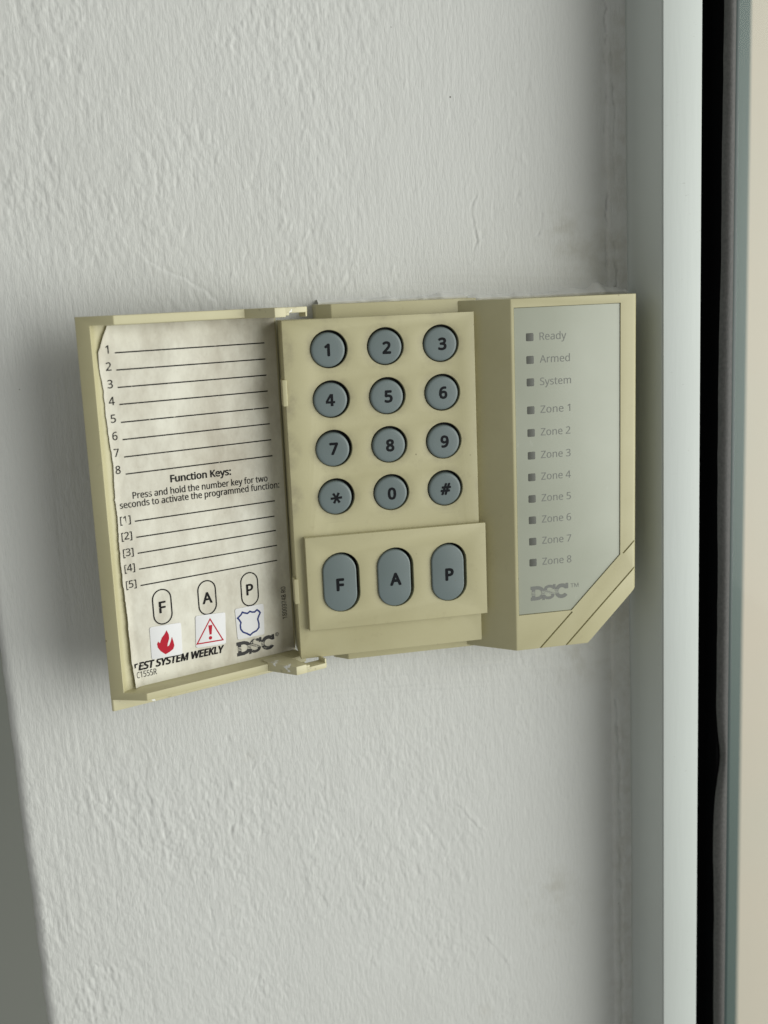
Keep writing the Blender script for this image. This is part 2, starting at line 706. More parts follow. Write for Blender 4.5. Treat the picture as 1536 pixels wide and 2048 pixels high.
    d, s = seg_dist(x + wob, z + wob, [(-76, 34), (-72.0, 30.5), (-65.3, 26.5), (-57.6, 22.6), (-52.3, 17.5), (-49, 12)])
    h += np.clip(0.11 + 0.2 * vnoise(x, z, 7, 6, 55, 2), 0.0, 0.26) * np.where(s > 0, 1, 0) * np.exp(-(d / 5.0)) * sstep(0, 0.7, d)
    h -= 0.10 * np.exp(-(d / 0.5) ** 2)
    # filler swelling beside the frame
    h += 0.5 * sstep(84.6, 85.8, x + 0.4 * wob) * (1 + 0.3 * vnoise(x, z, 8, 14, 61, 2))
    return h


def build_wall():
    st = 0.42
    xs = np.arange(EDGE_X, FRAME_X - 0.9, st)
    zs = np.arange(-310, 150, st)
    X, Z = np.meshgrid(xs, zs)
    H = relief(X, Z)
    Y = WALL_Y - H
    # rounded outside corner
    r = 4.0
    wav = 0.5 * vnoise(np.zeros_like(zs), zs, 9, 9, 71, 3)
    t = np.clip((EDGE_X + r - X) / r, 0, 1)
    Y = Y + r * (1 - np.sqrt(np.clip(1 - t * t, 0, 1)))
    X = X + wav[:, None] * np.clip((EDGE_X + 8 - X) / 8, 0, 1)
    nz, nx = X.shape
    co = np.stack([X, Y, Z], -1).reshape(-1, 3)
    # side return of the wall and flat continuation above and below
    ret = np.stack([X[:, 0] + 0.3, np.full(nz, 150.0), Z[:, 0]], -1)
    n0 = len(co)
    co = np.concatenate([co, ret])
    idx = np.arange(nz * nx).reshape(nz, nx)
    q = np.stack([idx[:-1, :-1], idx[:-1, 1:], idx[1:, 1:], idx[1:, :-1]], -1).reshape(-1, 4)
    rr = np.arange(nz) + n0
    q2 = np.stack([rr[:-1], idx[:-1, 0], idx[1:, 0], rr[1:]], -1)
    q = np.concatenate([q, q2])
    me = bpy.data.meshes.new("wall")
    me.vertices.add(len(co))
    me.vertices.foreach_set("co", (co * MM).astype(np.float32).ravel())
    me.loops.add(len(q) * 4)
    me.loops.foreach_set("vertex_index", q.astype(np.int32).ravel())
    me.polygons.add(len(q))
    me.polygons.foreach_set("loop_start", np.arange(0, len(q) * 4, 4, dtype=np.int32))
    me.update(calc_edges=True)
    for_s = np.ones(len(q), dtype=bool)
    me.polygons.foreach_set("use_smooth", for_s)
    return link("wall", me, M_WALL, kind="structure")


wall = build_wall()

# further wall seen past the outside corner
g = prism_geo([(-900, -700), (-128, -700), (-128, 600), (-900, 600)], 420, 440, lambda p, q, d: (p, d, q))
link("back_wall", mesh("back_wall", *g), M_GREYWALL, kind="structure")

# ------------------------------------------------------------------ window frame on the right
ZT, ZB = 170.0, -330.0
frame = bpy.data.objects.new("window_frame", None)
COL.objects.link(frame)
frame.location = Vector((FRAME_X, WALL_Y, ZB)) * MM
frame["label"] = "white coated window frame standing beside the alarm keypad, with dark gap and sealed glass edge"
frame["category"] = "window frame"


def FR(x, y, z):
    return (x - FRAME_X, y - WALL_Y, z - ZB)


FY = -8.2
g = prism_geo([(FRAME_X, 40), (FRAME_X, FY + 0.75), (106.6, FY + 0.75), (106.6, 40)], ZB, ZT, lambda p, q, d: FR(p, q, d))
link("side_profile", mesh("side_profile", *g, bevel=0.25, seg=2), M_FRAME, frame)
g = prism_geo([(FRAME_X + 0.3, FY + 0.72), (FRAME_X + 0.3, FY), (106.9, FY), (106.9, FY + 0.72)], ZB, ZT, lambda p, q, d: FR(p, q, d))
link("front_cover", mesh("front_cover", *g, bevel=0.2, seg=2), M_FRAME, frame)
g = prism_geo([(106.9, 9), (118.8, 9), (118.8, -0.1), (122.8, -0.1), (122.8, 14), (106.9, 14)], ZB, ZT, lambda p, q, d: FR(p, q, d))
link("dark_channel", mesh("dark_channel", *g), M_BLACK, frame)
# hand-laid sealant strip: uneven left lip
zz = np.arange(ZB, ZT + 1, 2.5)
rng_n = vnoise(np.zeros_like(zz), zz, 7, 7, 91, 2)
lip = 118.5 + 0.35 * vnoise(np.zeros_like(zz), zz, 40, 40, 93, 2) + 0.15 * rng_n
lip += 1.9 * np.exp(-((zz + 160) / 11) ** 2) - 0.8 * np.exp(-((zz + 195) / 22) ** 2) - 0.6 * sstep(-90, -40, zz) * (1 - sstep(-10, 30, zz))
V, F = [], []
prof = [(0.1, 0.3), (0.0, -0.5), (0.12, -1.3), (0.32, -2.0), (0.55, -2.2), (0.8, -1.8), (1.0, -0.9), (1.0, 0.3)]
for k, z in enumerate(zz):
    for u, y in prof:
        V.append(FR(lip[k] + u * (122.9 - lip[k]), y, z))
np_ = len(prof)
for k in range(len(zz) - 1):
    for j in range(np_ - 1):
        F.append([k * np_ + j, k * np_ + j + 1, (k + 1) * np_ + j + 1, (k + 1) * np_ + j])
link("sealant_strip", mesh("sealant_strip", V, F, angle=60), M_GASKET, frame)
g = prism_geo([(122.9, 9.2), (122.9, -0.6), (124.3, -0.6), (124.3, 9.2)], ZB, ZT, lambda p, q, d: FR(p, q, d))
link("glazing_bead", mesh("glazing_bead", *g, bevel=0.25), M_TEALDARK, frame)
g = prism_geo([(124.3, 2.2), (360, 2.2), (360, 8.0), (124.3, 8.0)], ZB, ZT, lambda p, q, d: FR(p, q, d))
link("glass_pane", mesh("glass_pane", *g), M_GLASS, frame)

post = link("outer_post", mesh("outer_post", *prism_geo([(225, 240), (268.2, 240), (268.2, 262), (225, 262)], -1200, 800, lambda p, q, d: (p, q, d)), bevel=1.0), M_TEAL,
            label="grey green upright post blurred behind the window glass", category="post")
pan = link("beige_panel", mesh("beige_panel", *prism_geo([(200, 330), (900, 330), (900, 345), (200, 345)], -1400, 900, lambda p, q, d: (p, q, d)), bevel=1.0), M_BEIGE,
           label="smooth beige panel out of focus behind the window glass", category="panel")

# ------------------------------------------------------------------ keypad
LEAN = 0.010559
keypad = bpy.data.objects.new("alarm_keypad", None)
COL.objects.link(keypad)
keypad.rotation_euler = (0, LEAN, 0)
keypad.location = (Matrix.Rotation(LEAN, 3, 'Y') @ KB) * MM
keypad["label"] = "cream plastic alarm keypad with grey keys, its flap door swung open on the white wall"
keypad["category"] = "alarm keypad"


def xz(y0):
    """map flat plate coordinates to the keypad: local z up = towards the viewer"""
    return lambda a, b, c: K(a, y0 - c, b)


# back base with bevelled left side
sec = [(-20.6, WALL_Y + 2), (-20.6, 10.6), (-16.2, 6.4), (33.0, 6.4), (33.0, WALL_Y + 2)]
g = prism_geo(sec, -107.1, 14.1, lambda p, q, d: K(p, q, d))
link("base", mesh("base", *g, bevel=0.3), M_CREAM, keypad)

# right housing: sloped left flank, cut lower corner, recess and two diagonal grooves
HB = -5.9
sec = [(26.5, WALL_Y + 2), (26.5, 6.4), (40.85, HB), (83.6, HB), (84.45, HB + 0.25), (85.0, HB + 0.8), (85.2, HB + 1.7), (85.2, WALL_Y + 2)]
vb, fb = prism_geo(sec, -106.45, 13.3, lambda p, q, d: (p, q, d))
bm = bmesh.new()
vs = [bm.verts.new(v) for v in vb]
for f in fb:
    bm.faces.new([vs[i] for i in f])
bmesh.ops.recalc_face_normals(bm, faces=bm.faces)
nrm = Vector((18.55, 0, -18.0)).normalized()
r_ = bmesh.ops.bisect_plane(bm, geom=bm.verts[:] + bm.edges[:] + bm.faces[:], plane_co=(67.1, 0, -106.45), plane_no=nrm, clear_outer=True)
bmesh.ops.holes_fill(bm, edges=[e for e in bm.edges if len(e.link_faces) == 1])
bmesh.ops.recalc_face_normals(bm, faces=bm.faces)
ed = [e for e in bm.edges if len(e.link_faces) == 2 and e.calc_face_angle(0) > math.radians(30)]
bmesh.ops.bevel(bm, geom=ed, offset=0.3, segments=2, profile=0.6, affect='EDGES', clamp_overlap=True)
hm = bpy.data.meshes.new("housing_raw")
bm.to_mesh(hm)
bm.free()
ho = bpy.data.objects.new("housing_raw", hm)
COL.objects.link(ho)


def cutter(poly, y0, y1):
    v, f = prism_geo(poly, y0, y1, lambda p, q, d: (p, d, q))
    b2 = bmesh.new()
    w = [b2.verts.new(k) for k in v]
    for q in f:
        b2.faces.new([w[i] for i in q])
    bmesh.ops.recalc_face_normals(b2, faces=b2.faces)
    c = bpy.data.meshes.new("cutter")
    b2.to_mesh(c)
    b2.free()
    o = bpy.data.objects.new("cutter", c)
    COL.objects.link(o)
    return o


def band(a, b, w):
    return stroke(a, b, w)[0]


LEDP = [(41.85, 10.5), (79.15, 10.5), (79.15, -75.55), (61.1, -93.85), (41.85, -93.85)]
cuts = [cutter(LEDP, HB - 3, HB + 0.8),
        cutter(band((80.2, -75.2), (90, -65.4), 0.55), HB - 3, HB + 0.6),
        cutter(band((45, -110.75), (61.3, -94.4), 0.55), HB - 3, HB + 0.6),
        cutter(band((90, -74.95), (54, -111.3), 0.55), HB - 3, HB + 0.6)]
for c in cuts:
    md = ho.modifiers.new("cut", 'BOOLEAN')
    md.operation = 'DIFFERENCE'
    md.solver = 'EXACT'
    md.object = c
dg = bpy.context.evaluated_depsgraph_get()
hm2 = bpy.data.meshes.new_from_object(ho.evaluated_get(dg))
for o in cuts + [ho]:
    bpy.data.objects.remove(o)
co = np.empty(len(hm2.vertices) * 3, np.float32)
hm2.vertices.foreach_get("co", co)
co = (co.reshape(-1, 3) - np.array(KB)) * MM
hm2.vertices.foreach_set("co", co.astype(np.float32).ravel())
hm2.materials.clear()
finish(hm2, 28)
hm2.name = "housing"
housing = link("housing", hm2, M_CREAM, keypad)

# indicator panel
ins = [(41.97, 10.36), (79.0, 10.36), (79.0, -75.5), (61.03, -93.72), (41.97, -93.72)]
me = curve_mesh([ins], 0.5, 0.12, xz(HB + 0.3))
panel = link("indicator_panel", me, M_FILM, keypad)
PY = HB + 0.3
rows = [("Ready", 0.75, 9.3), ("Armed", -6.68, 10.5), ("System", -14.06, 10.85)] + [("Zone %d" % (k + 1), z, 10.5) for k, z in enumerate((-23.32, -30.91, -38.58, -45.96, -53.37, -60.75, -68.19, -75.58))]
led_me = curve_mesh([rrect(-1.3, -1.3, 1.3, 1.3, 0.35)], 0.16, 0.05, lambda a, b, c: (a, -c, b))
for nm, z, w in rows:
    o = link("indicator_light", led_me, M_LED if not led_me.materials else [], panel)
    o.location = Vector(K(47.36, PY - 0.05, z)) * MM
    o.rotation_euler = (0, 0, 0)
    asc = nm in ("System",)
    g = geo2(text_geo(nm, 2.45, 50.75, z - 1.12, width=w, font=F_HUM), lambda a, b: K(a, PY - 0.03, b))
    link("printed_word", mesh("printed_word", *g, fix=False), M_GREYINK, panel)


def dsc_logo(x0, z0, w, h):
    """slab DSC monogram with speed lines; returns letters and line cuts in a box (x0,z0 = lower left)"""
    def q(pts):
        return [(x0 + a * w, z0 + b * h) for a, b in pts]

    def arc(cx, cy, rx, ry, a0, a1, n=12):
        return [(cx + rx * math.cos(math.radians(a0 + (a1 - a0) * k / n)), cy + ry * math.sin(math.radians(a0 + (a1 - a0) * k / n))) for k in range(n + 1)]

    def bandq(o, i):
        n = len(o)
        return q(o) + q(i), [[k, k + 1, k + 1 + n, k + n] for k in range(n - 1)]
    G = []
    # D : stem, serifs and bowl
    for p in ([(0.03, 0.02), (0.12, 0.02), (0.12, 0.98), (0.03, 0.98)], [(0.0, 0.0), (0.17, 0.0), (0.17, 0.24), (0.0, 0.24)], [(0.0, 0.76), (0.17, 0.76), (0.17, 1.0), (0.0, 1.0)]):
        G.append((q(p), [[0, 1, 2, 3]]))
    G.append(bandq(arc(0.17, 0.5, 0.21, 0.5, -90, 90), arc(0.17, 0.5, 0.115, 0.26, -90, 90)))
    # S
    G.append(bandq(arc(0.50, 0.72, 0.15, 0.29, 25, 270), arc(0.50, 0.72, 0.07, 0.10, 25, 270)))
    G.append(bandq(arc(0.48, 0.28, 0.15, 0.29, 90, -155), arc(0.48, 0.28, 0.07, 0.10, 90, -155)))
    G.append((q([(0.58, 0.68), (0.66, 0.68), (0.66, 1.02), (0.60, 1.02)]), [[0, 1, 2, 3]]))
    G.append((q([(0.31, -0.02), (0.37, -0.02), (0.40, 0.32), (0.32, 0.32)]), [[0, 1, 2, 3]]))
    # C
    G.append(bandq(arc(0.83, 0.5, 0.19, 0.52, 38, 322, 18), arc(0.83, 0.5, 0.10, 0.26, 38, 322, 18)))
    G.append((q([(0.92, 0.64), (1.0, 0.64), (1.0, 1.02), (0.93, 1.02)]), [[0, 1, 2, 3]]))
    L = []
    for b in (0.40, 0.50, 0.60):
        L.append((q([(0.02, b - 0.022), (0.145, b - 0.022), (0.145, b + 0.022), (0.02, b + 0.022)]), [[0, 1, 2, 3]]))
        L.append((q([(0.28, b - 0.022), (0.72, b - 0.022), (0.72, b + 0.022), (0.28, b + 0.022)]), [[0, 1, 2, 3]]))
    return G, L


lg, ll = dsc_logo(46.35, -89.1, 13.65, 5.05)


def stacked(gs, fn, base, step):
    return join_geo(*[([fn(a, b, base + step * k) for a, b in v], f) for k, (v, f) in enumerate(gs)])


link("printed_logo", mesh("printed_logo", *stacked(lg, lambda a, b, h: K(a, PY - h, b), 0.03, 0.004), fix=False), M_GREYINK, panel)
link("logo_lines", mesh("logo_lines", *stacked(ll, lambda a, b, h: K(a, PY - h, b), 0.08, 0.0), fix=False), M_FILM, panel)
g = geo2(text_geo("TM", 1.4, 60.9, -85.7, width=2.9, font=F_HUM), lambda a, b: K(a, PY - 0.03, b))
link("printed_word", mesh("printed_word", *g, fix=False), M_GREYINK, panel)

# key panel
HOLES = [(-18.6 + 18.6 * c, -16.092 * r) for r in range(4) for c in range(3)]
FX = [-18.7, -0.15, 18.44]
FZ = -76.95
outl = [(-33.5, 9.75), (-33.5, -102.95), (30.15, -102.95), (30.15, 9.75)]
me = curve_mesh([outl] + [circle(x, z, 6.09) for x, z in HOLES] + [stadium(x, FZ, 12.4, 20.4) for x in FX], 3.0, 0.22, xz(0.0))
keyp = link("key_panel", me, M_PANEL, keypad)
g = prism_geo([(-33.35, 3.0), (30.0, 3.0), (30.0, 6.4), (-15.5, 6.4), (-20.7, 11.2), (-20.7, 16.5), (-33.35, 16.5)], -102.8, 9.6, lambda p, q, d: K(p, q, d))
link("panel_skirt", mesh("panel_skirt", *g, bevel=0.2), M_CREAM, keypad)
g = prism_geo([(-31, -100), (28, -100), (28, 8), (-31, 8)], 2.2, 2.8, lambda p, q, d: K(p, d, q))
link("key_membrane", mesh("key_membrane", *g), M_RUBBER, keypad)

# raised plate round the function keys
pl = [(-30.2, -60.9), (-30.2, -92.85), (31.75, -92.85), (31.75, -60.9)]
me = curve_mesh([pl] + [stadium(x, FZ, 12.4, 20.4) for x in FX], 2.3, 0.2, xz(-2.2))
link("function_key_plate", me, M_CREAM, keypad)

# clip tabs on the left edge
for z0 in (-17.5, -83.5):
    me = curve_mesh([rrect(-34.4, z0, -32.9, z0 + 8.5, 0.3)], 4.4, 0.2, xz(-0.55))
    link("clip_tab", me, M_CREAM, keypad)

# keys
NS = 56
prof = [(0, 0.06), (3.2, 0.03), (4.7, -0.02), (5.12, -0.07), (5.36, -0.20), (5.48, -0.42), (5.55, -0.9), (5.62, -3.2)]
V = [(0, 0 - prof[0][1], 0)]
F = []
for r, hgt in prof[1:]:
    for k in range(NS):
        t = 2 * math.pi * k / NS
        V.append((r * math.cos(t), -hgt, r * math.sin(t)))
for k in range(NS):
    F.append([0, 1 + k, 1 + (k + 1) % NS])
for j in range(len(prof) - 2):
    for k in range(NS):
        a, b = 1 + j * NS + k, 1 + j * NS + (k + 1) % NS
        F.append([a, a + NS, b + NS, b])
key_me = mesh("key", V, F, angle=50)
KEYS = "123456789*0#"
DIG = {'1': (-19.3, -0.2), '2': (0.24, -0.45), '3': (18.9, -0.15), '4': (-19.05, -16.3), '5': (0.2, -16.26), '6': (18.7, -16.15), '7': (-18.75, -32.2), '8': (0.07, -32.4), '9': (18.7, -32.4), '*': (-18.75, -48.6), '0': (0.03, -48.6), '#': (18.6, -48.5)}
KT = -0.75
STRIKE = [(0.0, 0.0)] + [(math.cos(math.radians(a_)), math.sin(math.radians(a_))) for a_ in range(0, 360, 45)]
rk = np.random.RandomState(4)
for i, (ch, (hx, hz_)) in enumerate(zip(KEYS, HOLES)):
    dx = (-0.46, -0.30, -0.28)[i % 3] + rk.uniform(-.05, .05)
    dz = -0.22 + rk.uniform(-.05, .05)
    o = link("key", key_me, M_KEY if not key_me.materials else [], keypad)
    o.location = Vector(K(hx + dx, KT, hz_ + dz)) * MM
    o.rotation_euler = (math.radians(rk.uniform(-1.1, 1.1)), 0, math.radians(rk.uniform(-1.1, 1.1)))
    cx, cz = DIG[ch][0] - (hx + dx), DIG[ch][1] - (hz_ + dz)
    if ch == '*':
        gs = []
        for a in (0, 60, 120):
            t = math.radians(a + 3)
            gs.append(stroke((-1.95 * math.cos(t), -1.95 * math.sin(t)), (1.95 * math.cos(t), 1.95 * math.sin(t)), 0.85))
        hexa = []
        for k in range(6):
            for da, rr in ((-0.21, 1.95), (0.21, 1.95), (0.52, 0.72)):
                t = math.radians(60 * k + 3) + da
                hexa.append((cx + rr * math.cos(t), cz + rr * math.sin(t)))
        tg = ([(cx, cz)] + hexa, [[0, 1 + k, 1 + (k + 1) % 18] for k in range(18)])
    elif ch == '4':
        q4 = [(-0.55, 0.0), (1.9, 0.0), (1.9, 0.85), (2.55, 0.85), (2.55, 1.6), (1.9, 1.6), (1.9, 3.9), (0.85, 3.9), (-0.55, 1.55)]
        P4 = [(1.0, 0.0), (1.9, 0.0), (1.9, 0.88), (2.5, 0.88), (2.5, 1.6), (1.9, 1.6), (1.9, 3.9), (0.9, 3.9), (-0.55, 1.65), (-0.55, 0.88), (1.0, 0.88)]
        I4 = [(1.02, 1.6), (1.02, 2.75), (0.28, 1.6)]
        m4 = curve_mesh([P4, I4], 0.0, 0.0, lambda a, b, c: (a / MM, b / MM, 0))
        tg = ([(v.co.x - 1.0 + cx, v.co.y - 1.95 + cz) for v in m4.vertices], [list(p.vertices) for p in m4.polygons])
    else:
        tg = text_geo(ch, 3.6, cx, cz - 1.8, align='C', shear=0.18 if ch == '#' else 0, font=F_GROT)
    wgt = 0.0 if ch in '*4' else 0.235
    dup = [([(a + dx * wgt, -0.09 - 0.002 * k, b + dy * wgt) for a, b in tg[0]], tg[1]) for k, (dx, dy) in enumerate(STRIKE if wgt else STRIKE[:1])]
    link("printed_symbol", mesh("printed_symbol", *join_geo(*dup), fix=False), M_INK, o)

st_me = curve_mesh([stadium(0, 0, 11.3, 19.5)], 5.0, 0.45, lambda a, b, c: (a, -c, b), res=3, angle=50)
FD = {'F': (-19.25, -77.55), 'A': (-0.35, -77.45), 'P': (18.4, -77.6)}
for i, ch in enumerate("FAP"):
    o = link("function_key", st_me, M_KEY if not st_me.materials else [], keypad)
    px, pz = (-19.3, -0.76, 17.87)[i], -77.02
    o.location = Vector(K(px, -3.0, pz)) * MM
    tg = text_geo(ch, 3.85, FD[ch][0] - px, FD[ch][1] - pz - 1.92, align='C', font=F_GROT)
    link("printed_symbol", mesh("printed_symbol", *join_geo(*[([(a + dx * 0.27, -0.05 - 0.002 * k, b + dy * 0.27) for a, b in tg[0]], tg[1]) for k, (dx, dy) in enumerate(STRIKE)]), fix=False), M_INK, o)

# ------------------------------------------------------------------ open door
DO = Vector((-33.5, 4.6546, 13.803))
DU = Vector((-0.93007434, -0.36736704, 0.00178301))
DV = Vector((-0.00010371, 0.00511599, 0.99998691))
DN = Vector((0.36737135, -0.93006198, 0.00479635))


def D(u, v, n):
    p = DO + DU * u + DV * v + DN * n
    return K(p.x, p.y, p.z)


T0, T1, B1, B0 = 0.0, -2.7, -117.05, -119.5
bev = lambda s: (55 + 8.75 * s, -8.5 * s)
V, F = [], []


def vtx(u, v, n):
    V.append(D(u, v, n))
    return len(V) - 1


def face(*pts):
    F.append([vtx(*p) for p in pts])


a0, a1, ac = bev(0), bev(1), bev(0.63)
UH, FL, SK = 12.2, -7.3, -9.4
# bevelled free edge with its two short returns
face((a0[0], T0, a0[1]), (a1[0], T0, a1[1]), (a1[0], B0, a1[1]), (a0[0], B0, a0[1]), (a0[0], B1, a0[1]), (ac[0], B1, ac[1]), (ac[0], T1, ac[1]), (a0[0], T1, a0[1]))
for v0, v1 in ((T0, T1), (B1, B0)):
    face((a0[0], v0, 0), (a0[0], v1, 0), (UH, v1, 0), (UH, v0, 0))
cove = [(ac[0], ac[1]), (60.0, -5.9), (59.2, -6.6), (58.2, -7.05), (57.0, FL)]
for v in (T1, B1):
    face((a0[0], v, 0), *[(u, v, n) for u, n in cove], (-2.5, v, FL), (-2.5, v, 0), (UH, v, 0))
for (u0, n0), (u1, n1) in zip(cove[:-1], cove[1:]):
    face((u0, T1, n0), (u0, B1, n0), (u1, B1, n1), (u1, T1, n1))
face((57.0, T1, FL), (57.0, B1, FL), (-2.5, B1, FL), (-2.5, T1, FL))
for v in (T0, B0):
    face((a0[0], v, 0), (a1[0], v, a1[1]), (a1[0] - 0.3, v, SK), (-2.5, v, SK), (-2.5, v, 0), (UH, v, 0))
face((a1[0], T0, a1[1]), (a1[0], B0, a1[1]), (a1[0] - 0.3, B0, SK), (a1[0] - 0.3, T0, SK))
face((a1[0] - 0.3, T0, SK), (a1[0] - 0.3, B0, SK), (-2.5, B0, SK), (-2.5, T0, SK))
for v0, v1 in ((T0, T1), (B1, B0)):
    face((UH, v0, 0), (UH, v1, 0), (-2.5, v1, 0), (-2.5, v0, 0))
    face((-2.5, v0, 0), (-2.5, v1, 0), (-2.5, v1, SK), (-2.5, v0, SK))
face((-2.5, T1, FL), (-2.5, B1, FL), (-2.5, B1, SK), (-2.5, T1, SK))
door = link("door", mesh("door", V, F, bevel=0.22, seg=2), M_CREAM, keypad)

# outer lip under the door
g = prism_geo([(2, SK + 0.1), (63.4, SK + 0.1), (63.7, -8.6), (63.2, -8.1), (2, -8.1)], -123.4, B0 - 0.02, lambda p, q, d: D(p, d, q))
link("lower_lip", mesh("lower_lip", *g, bevel=0.25), M_CREAM_CHIP, door)

# hinge arms
for top in (True, False):
    s = (lambda v: v) if top else (lambda v: -119.5 - v)
    arm = prism_geo([(12.15, -4), (12.15, 0.05), (6.9, 10.27), (3.0, 10.27), (3.0, 3.0), (5, -4)], s(0.05), s(-2.95), lambda p, q, d: D(p, d, q))
    tip = prism_geo([(3.3, 10.24), (-4.3, 10.24), (-5.0, 9.6), (-5.0, 5.5), (3.3, 5.5)], s(0.03), s(-1.75), lambda p, q, d: D(p, d, q))
    hook = prism_geo([(-4.15, 10.0), (-4.95, 9.6), (-4.95, 5.6), (-4.15, 5.6)], s(-1.4), s(-3.1), lambda p, q, d: D(p, d, q))
    knee = prism_geo([(3.2, 10.1), (1.7, 10.1), (1.7, 5.6), (3.2, 5.6)], s(-1.4), s(-2.5), lambda p, q, d: D(p, d, q))
    Vv, Ff = join_geo(arm, tip, hook, knee)
    link("hinge_arm", mesh("hinge_arm", Vv, Ff, bevel=0.3), M_CREAM_CHIP, door)

# ------------------------------------------------------------------ instruction card on the door
LEFT = [(54.9, -3.3), (56.3, -5.9), (57.3, -8.5), (58.3, -10.8), (58.3, -15.1), (57.6, -21.2), (57.5, -29.5), (57.3, -36.4), (56.9, -41.0), (56.6, -45.7), (57.1, -55.7), (56.8, -60.5), (57.2, -68.3), (57.2, -74.7), (57.2, -82.0), (56.8, -91.0), (56.8, -102.4), (56.6, -110.8), (56.0, -117.0)]
lv = np.array([q[1] for q in LEFT])[::-1]
lu = np.array([q[0] for q in LEFT])[::-1]
NU, NV = 70, 150
vv = np.linspace(-3.0, -116.85, NV)
left = np.interp(vv, lv, lu) + 0.22 * vnoise(np.zeros_like(vv), vv, 1.6, 1.6, 131, 3) + 0.1 * vnoise(np.zeros_like(vv), vv, 0.5, .5, 133, 2)
V, F = [], []


def card_n(u, v):
    """height of the card surface: lifted torn edge, faint waves"""
    u = np.asarray(u, float)
    lft = np.interp(v, lv, lu)
    du = np.clip(lft - u, 0, None)
    curl = 0.45 + 0.75 * sstep(-40, -118, np.array(v)) + 0.5 * math.exp(-((v + 8) / 7) ** 2)
    n = FL + 0.12 + curl * np.clip(1 - du / 2.6, 0, 1) ** 2
    return n + 0.05 * vnoise(u, np.full_like(u, v), 14, 9, 141, 2) * np.clip(du / 3, 0, 1)


tt = np.concatenate([np.linspace(0, 0.09, 14), np.linspace(0.09, 1, NU - 13)[1:]])
for j, v in enumerate(vv):
    u = left[j] + (-2.0 - left[j]) * tt
    n = card_n(u, v)
    for a, b in zip(u, n):
        V.append(D(a, v, b))
for j in range(NV - 1):
    for i in range(NU - 1):
        a = j * NU + i
        F.append([a, a + NU, a + NU + 1, a + 1])
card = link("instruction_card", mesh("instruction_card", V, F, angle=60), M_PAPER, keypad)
PN = FL + 0.21


def P(a, b):            # card print plane: a = distance leftwards from the hinge
    du = max(0.0, float(np.interp(b, lv, lu)) - a)
    curl = 0.45 + 0.75 * min(1, max(0, (-40 - b) / 78)) + 0.5 * math.exp(-((b + 8) / 7) ** 2)
    return D(a, b, FL + 0.12 + curl * max(0, 1 - du / 2.6) ** 2 + 0.09)


def Pt(a, b):           # text plane runs to the right = falling u
    return P(-a, b)


def ptext(body, cap, u, v, width=None, mat=M_WORN, drop=0.0, heavy=0.0, **kw):
    kw.setdefault('font', F_HUM)
    g = text_geo(body, cap, -u, v, width=width, **kw)
    w0 = min(q[0] for q in g[0])
    g = ([(a, b - drop * (a - w0)) for a, b in g[0]], g[1])
    if heavy:           # struck several times for a black face
        gs = []
        for k, (dx, dy) in enumerate(STRIKE):
            pts = []
            for a, b in g[0]:
                q = Pt(a + dx * heavy, b + dy * heavy * 0.75)
                pts.append((q[0], q[1] - 0.003 * k, q[2]))
            gs.append((pts, g[1]))
        g3 = join_geo(*gs)
    else:
        g3 = geo2(g, Pt)
    link("printed_text", mesh("printed_text", *g3, fix=False), mat, card)


def pline(u0, v0, u1, v1, w=0.38):
    v, f = stroke((u0, v0), (u1, v1), w)
    v = v + v
    link("printed_line", mesh("printed_line", [P(*q) for q in v[:4]], [[0, 1, 2, 3]], fix=False), M_WORN, card)


for k, (v0, v1, uu) in enumerate(((-11.13, -11.16, 2.15), (-16.3, -16.39, 2.16), (-21.56, -21.65, 2.06), (-26.75, -26.88, 2.07), (-32.22, -32.35, 2.09), (-37.53, -37.7, 2.05), (-42.91, -43.06, 1.9), (-48.24, -48.43, 1.8))):
    pline(52.85, v0, uu, v1)
    ptext(str(k + 1), 2.45, 55.2, (-10.01, -15.11, -20.38, -25.5, -30.85, -36.18, -41.34, -46.63)[k] - 1.22, align='C', bold=0.012)
ptext("Function Keys:", 2.2, 38.3, -52.65, width=20.9, heavy=0.11, drop=0.01)
ptext("Press and hold the number key for two", 2.05, 51.2, -56.2, width=47.0, drop=0.011, heavy=0.03)
ptext("seconds to activate the programmed function:", 2.05, 55.6, -58.75, width=55.6, drop=0.0125, heavy=0.03)
for k, (vc, v0, v1, uu) in enumerate(((-62.35, -63.34, -63.7, 2.0), (-67.45, -68.48, -68.9, 2.5), (-72.7, -73.61, -73.84, 2.3), (-77.7, -78.73, -79.01, 2.2), (-82.95, -84.07, -84.19, 2.5))):
    pline(51.25, v0, uu, v1)
    ptext("[%d]" % (k + 1), 2.3, 56.05, vc - 1.2, width=3.5, bold=0.01)
for ch, u, v in (("F", 44.65, -92.3), ("A", 29.0, -92.25), ("P", 13.5, -92.3)):
    g = ring_geo(stadium(u, v, 6.2, 11.4, 12), 0.4)
    link("printed_outline", mesh("printed_outline", *geo2(g, P), fix=False), M_WORN, card)
    ptext(ch, 3.6, u - 0.05, v - 1.9, align='C', heavy=0.15, font=F_GROT)
ptext("EST SYSTEM WEEKLY", 2.35, 54.2, -111.4, width=29.7, heavy=0.17, shear=0.22, drop=0.018, mat=M_WORN, font=F_GROT)
link("printed_text", mesh("printed_text", *geo2(([(-55.9, -109.0), (-54.45, -109.05), (-54.5, -109.5), (-55.2, -109.5), (-55.3, -110.4), (-55.8, -110.4)], [[0, 1, 2, 3, 4, 5]]), Pt), fix=False), M_WORN, card)
ptext("C1555R", 2.0, 55.2, -113.95, width=6.8, drop=0.02)
g = text_geo("18003748 R0", 1.75, 0, 0, width=11.3, font=F_HUM)
link("printed_text", mesh("printed_text", *geo2(([(-b, a) for a, b in g[0]], g[1]), lambda a, b: D(-a + 0.05, -105.1 + b, PN)), fix=False), M_WORN, card)
